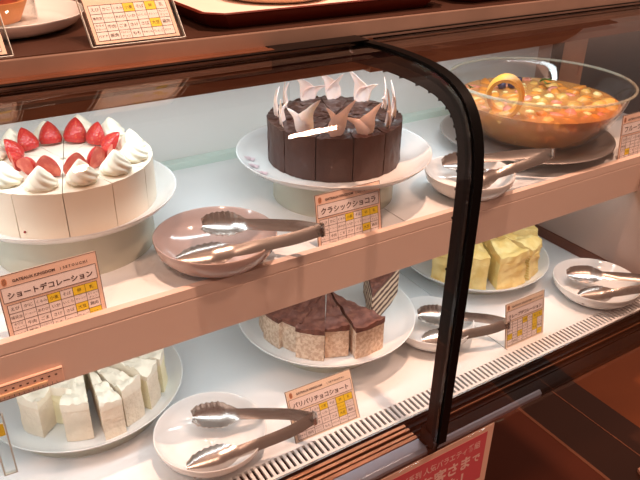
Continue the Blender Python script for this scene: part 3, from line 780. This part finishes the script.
def chunk(name, m, sx, sy, sz, seed, flat=False):
    bm = bmesh.new(); bmesh.ops.create_icosphere(bm, subdivisions=2, radius=1)
    for v in bm.verts:
        p = v.co.copy(); q = 1 + .3 * noise.noise(p * 1.7 + Vector((seed, 0, 0)))
        v.co = Vector((math.copysign(abs(p.x) ** .8, p.x) * sx, math.copysign(abs(p.y) ** .8, p.y) * sy, math.copysign(abs(p.z) ** .85, p.z) * sz)) * q
    me = bpy.data.meshes.new(name); bm.to_mesh(me); bm.free(); me.materials.append(M[m]); me.polygons.foreach_set('use_smooth', [True] * len(me.polygons))
    return bpy.data.objects.new(name, me)
kinds = [('orange_segment', 'orange', (.018, .010, .008), 'orange segment in the fruit salad bowl', 'orange segments in the bowl'), ('peach_chunk', 'peach', (.016, .012, .010), 'yellow peach chunk in the fruit salad bowl', 'peach chunks in the bowl'),
         ('grapefruit_chunk', 'pinkf', (.015, .011, .009), 'pink grapefruit chunk in the fruit salad bowl', 'grapefruit chunks in the bowl'), ('apple_cube', 'apple', (.011, .010, .009), 'pale cubed fruit in the fruit salad bowl', 'pale cubes in the bowl')]
protos = {}
rf = random.Random(11); placed = []
def bowl_r(z):
    for (r0, z0), (r1, z1) in zip(bprof_i[::-1], bprof_i[::-1][1:]):
        if z0 <= z <= z1: return r0 + (r1 - r0) * (z - z0) / (z1 - z0 + 1e-9)
    return .15
tries = 0
cnt = {k[0]: 0 for k in kinds}
while len(placed) < 150 and tries < 30000:
    tries += 1
    z = rf.choice([FT, FT, rf.uniform(.014, FT)]) + rf.uniform(-.002, .002)
    rmax = bowl_r(z - .006) - .012
    top = z > FT - .004
    rr = rmax * (math.sqrt(rf.random()) if top else rf.uniform(.86, 1)); a = rf.uniform(0, 2 * PI)
    p = Vector((rr * math.cos(a), rr * math.sin(a), z))
    if any((p - q).length < .0205 for q in placed): continue
    placed.append(p)
    k = kinds[rf.choices([0, 1, 2, 3], [4, 5, 3, 1.4])[0]]
    if k[0] not in protos:
        protos[k[0]] = chunk(k[0], k[1], *k[2], seed=len(protos) * 3.3); c = protos[k[0]]
    else: c = protos[k[0]].copy()
    COL.objects.link(c); c.location = (BX + p.x, BY + p.y, BZ + p.z); c.rotation_euler = (rf.uniform(-.5, .5), rf.uniform(-.5, .5), rf.uniform(0, 6.3))
    s = rf.uniform(.82, 1.05); c.scale = (s, s, s); tag(c, k[3], 'fruit', k[4])
bl = None
for (x, y, s, lb) in ((-.015, .075, 1, 'blueberry at the back of the fruit bowl, left of the pair'), (.004, .068, .95, 'blueberry at the back of the fruit bowl, right of the pair'), (.04, .085, .9, 'single blueberry farther right in the bowl')):
    if bl is None: bl = chunk('blueberry', 'blue', .0078, .0078, .007, 9); c = bl
    else: c = bl.copy()
    COL.objects.link(c); c.location = (BX + x, BY + y, BZ + FT + .014); c.scale = (s, s, s); tag(c, lb, 'fruit', 'blueberries')
def leaf_obj():
    pts = []
    for i in range(9):
        t = i / 8; w = .0075 * math.sin(PI * t) ** .8 + .0002
        pts.append([Vector((t * .024 - .012, w * u, .003 * math.sin(PI * t) + .0025 * abs(u))) for u in (-1, -.5, 0, .5, 1)])
    return MB().grid(pts, .0006).build('mint_leaf', 'leaf', smooth=True)
lf = leaf_obj()
for i, (x, y, rz, lb) in enumerate(((.060, .035, .5, 'green mint leaf at the right of the fruit bowl'), (.075, .050, 1.8, 'green mint leaf behind the right hand one'), (-.085, .085, 1.0, 'small green mint leaf behind the orange peel ring'))):
    c = lf if i == 0 else lf.copy()
    if i: COL.objects.link(c)
    c.location = (BX + x, BY + y, BZ + FT + .0145); c.rotation_euler = (.2, .3, rz); tag(c, lb, 'leaf', 'mint leaves')
# spiral orange peel ring
pts = []
for i in range(49):
    t = i / 48; a = R_(-125) + t * R_(400); rr = .032 - .003 * t; w = (.0125 if t < .6 else .0125 - .007 * (t - .6) / .4) * (.35 + .65 * min(1, t * 6))
    c = Vector((rr * math.cos(a) * .95, .016 * t - .006, rr * math.sin(a) * 1.12))
    ud = Vector((math.cos(a), 0, math.sin(a)))
    pts.append([c + Vector((0, 1, 0)) * w * u + ud * (-.0025 * u * u) for u in (-1, -.6, -.2, .2, .6, 1)])
o = MB().grid(pts, .0065, 0, 0).build('orange_peel', ['peel', 'peelin'], smooth=True, angle=R_(60)); o.location = (.868, .788, BZ + FT + .036); o.rotation_euler = (.15, .1, R_(-50))
tag(o, 'curled orange peel ring standing at the left of the fruit bowl', 'orange peel')

# ------------------------------------------------------------------ things on the steel counter
CZ = .5319
def ltray(x0, x1, y0, y1, rz, label):
    r = empty('serving_tray', (x0, y0, CZ), rz, label, 'tray'); W = x1 - x0; D = y1 - y0
    b = MB()
    o = [(.02, 0), (W - .02, 0), (W, .02), (W, D - .02), (W - .02, D), (.02, D), (0, D - .02), (0, .02)]
    def ring(p, e, z): 
        cx, cy = W / 2, D / 2
        return [(cx + (a - cx) * (1 + 2 * e / W), cy + (c - cy) * (1 + 2 * e / D), z) for a, c in p]
    rings = [ring(o, -.016, 0), ring(o, -.002, .017), ring(o, .003, .0195), ring(o, .001, .021), ring(o, -.005, .0195), ring(o, -.026, .003)]
    vs = sum(rings, []); fs = []
    for k in range(5):
        for i in range(8): fs.append((k * 8 + i, k * 8 + (i + 1) % 8, k * 8 + 8 + (i + 1) % 8, k * 8 + 8 + i))
    fs.append(tuple(range(8))[::-1]); fs.append(tuple(range(40, 48)))
    b.add(vs, fs); b.build('tray_body', 'lacquer', r); return r
t1 = ltray(.322, .690, .745, 1.03, R_(1), 'red brown lacquer tray lined with paper, left on the steel counter')
pp = MB().box(0, .290, 0, .215, 0, .0006).build('paper_liner', 'paper'); pp.location = (.362, .778, CZ + .0034); pp.rotation_euler.z = R_(1); tag(pp, 'white paper liner on the left lacquer tray', 'paper')
t2 = ltray(.712, 1.10, .747, 1.03, R_(1), 'red brown lacquer tray on the steel counter at the top right')
pl = plate((.500, .915, CZ + .0042), .082, 'small beige plate on the paper lined tray', .012)
pl.data.materials[0] = mat('beige_ceramic', rgb(200, 170, 146), .3)
pl = plate((.115, .895, CZ + .0002), .105, 'white plate with a tart on the steel counter at the top left', .018)
tt = empty('fruit_tart', (.112, .905, CZ + .0052), 0, 'small orange crust tart on the white plate at the top left', 'tart')
o = MB().lathe([(.0001, 0), (.036, 0), (.046, .020), (.048, .024), (.044, .024), (.040, .016), (.0001, .016)], 40).build('crust', 'tart', tt, smooth=True, angle=R_(35))
o = MB().lathe([(.0001, .0163), (.0395, .0163), (.036, .022), (.0001, .025)], 40).build('filling', 'tartred', tt, smooth=True)
o = MB().lathe([(.056, .0), (.055, .03), (.040, .045), (.0001, .047), (.0001, .046), (.0395, .044), (.054, .0295), (.055, 0)], 40).build('clear_wrap', 'acryl', tt, smooth=True)

# ------------------------------------------------------------------ lights
def area(name, loc, rot, sx, sy, power, col, spread=None):
    l = bpy.data.lights.new(name, 'AREA'); l.shape = 'RECTANGLE'; l.size = sx; l.size_y = sy; l.energy = power; l.color = col
    if spread: l.spread = spread
    o = bpy.data.objects.new(name, l); COL.objects.link(o); o.location = loc; o.rotation_euler = rot; return o
COOL = (.83, .95, 1.0); WARM = (1.0, .60, .43)
area('upper_lamp', (.335, .815, .489), (R_(8), 0, 0), 1.5, .02, 3.0, COOL)
area('shelf_lamp', (.335, .688, .1985), (R_(28), 0, 0), 1.5, .02, 1.95, COOL)
def spot(name, loc, target, power, size, blend=.6, rad=.03, col=WARM):
    l = bpy.data.lights.new(name, 'SPOT'); l.energy = power; l.color = col; l.spot_size = size; l.spot_blend = blend; l.shadow_soft_size = rad
    o = bpy.data.objects.new(name, l); COL.objects.link(o); o.location = loc
    o.rotation_euler = (Vector(target) - Vector(loc)).to_track_quat('-Z', 'Y').to_euler(); return o
spot('warm_spot', (.55, .44, 2.75), (.55, .68, 0), 265, R_(60))
spot('warm_spot', (1.6, -.2, 2.6), (.9, .6, .2), 130, R_(60), rad=.12)  # added unseen spot, warms the right side from the front
spot('warm_spot', (-.9, -.6, 2.6), (.2, .6, .2), 110, R_(60), rad=.12)  # added unseen spot, frontal warm fill from the left

wd = bpy.data.worlds.new('World'); S.world = wd; wd.use_nodes = True
bg = wd.node_tree.nodes['Background']; bg.inputs[0].default_value = (.62, .36, .27, 1); bg.inputs[1].default_value = .47

# ------------------------------------------------------------------ camera
ce = bpy.data.cameras.new('camera'); co = bpy.data.objects.new('camera', ce); COL.objects.link(co); S.camera = co
yaw, pitch, roll = .568940721, .497241115, -.0171718268
fw = Vector((math.sin(yaw) * math.cos(pitch), math.cos(yaw) * math.cos(pitch), -math.sin(pitch)))
rt = Vector((math.cos(yaw), -math.sin(yaw), 0)); dn = fw.cross(rt)
r2 = rt * math.cos(roll) + dn * math.sin(roll); d2 = -rt * math.sin(roll) + dn * math.cos(roll)
mw = Matrix((r2, -d2, -fw)).transposed().to_4x4(); mw.translation = (0, 0, .7); co.matrix_world = mw
ce.sensor_width = 36; ce.lens = 684.458 / 640 * 36; ce.clip_start = .02
S.view_settings.view_transform = 'Standard'; S.view_settings.look = 'None'; S.view_settings.gamma = 1; S.view_settings.use_curve_mapping = False
S.view_settings.exposure = 0
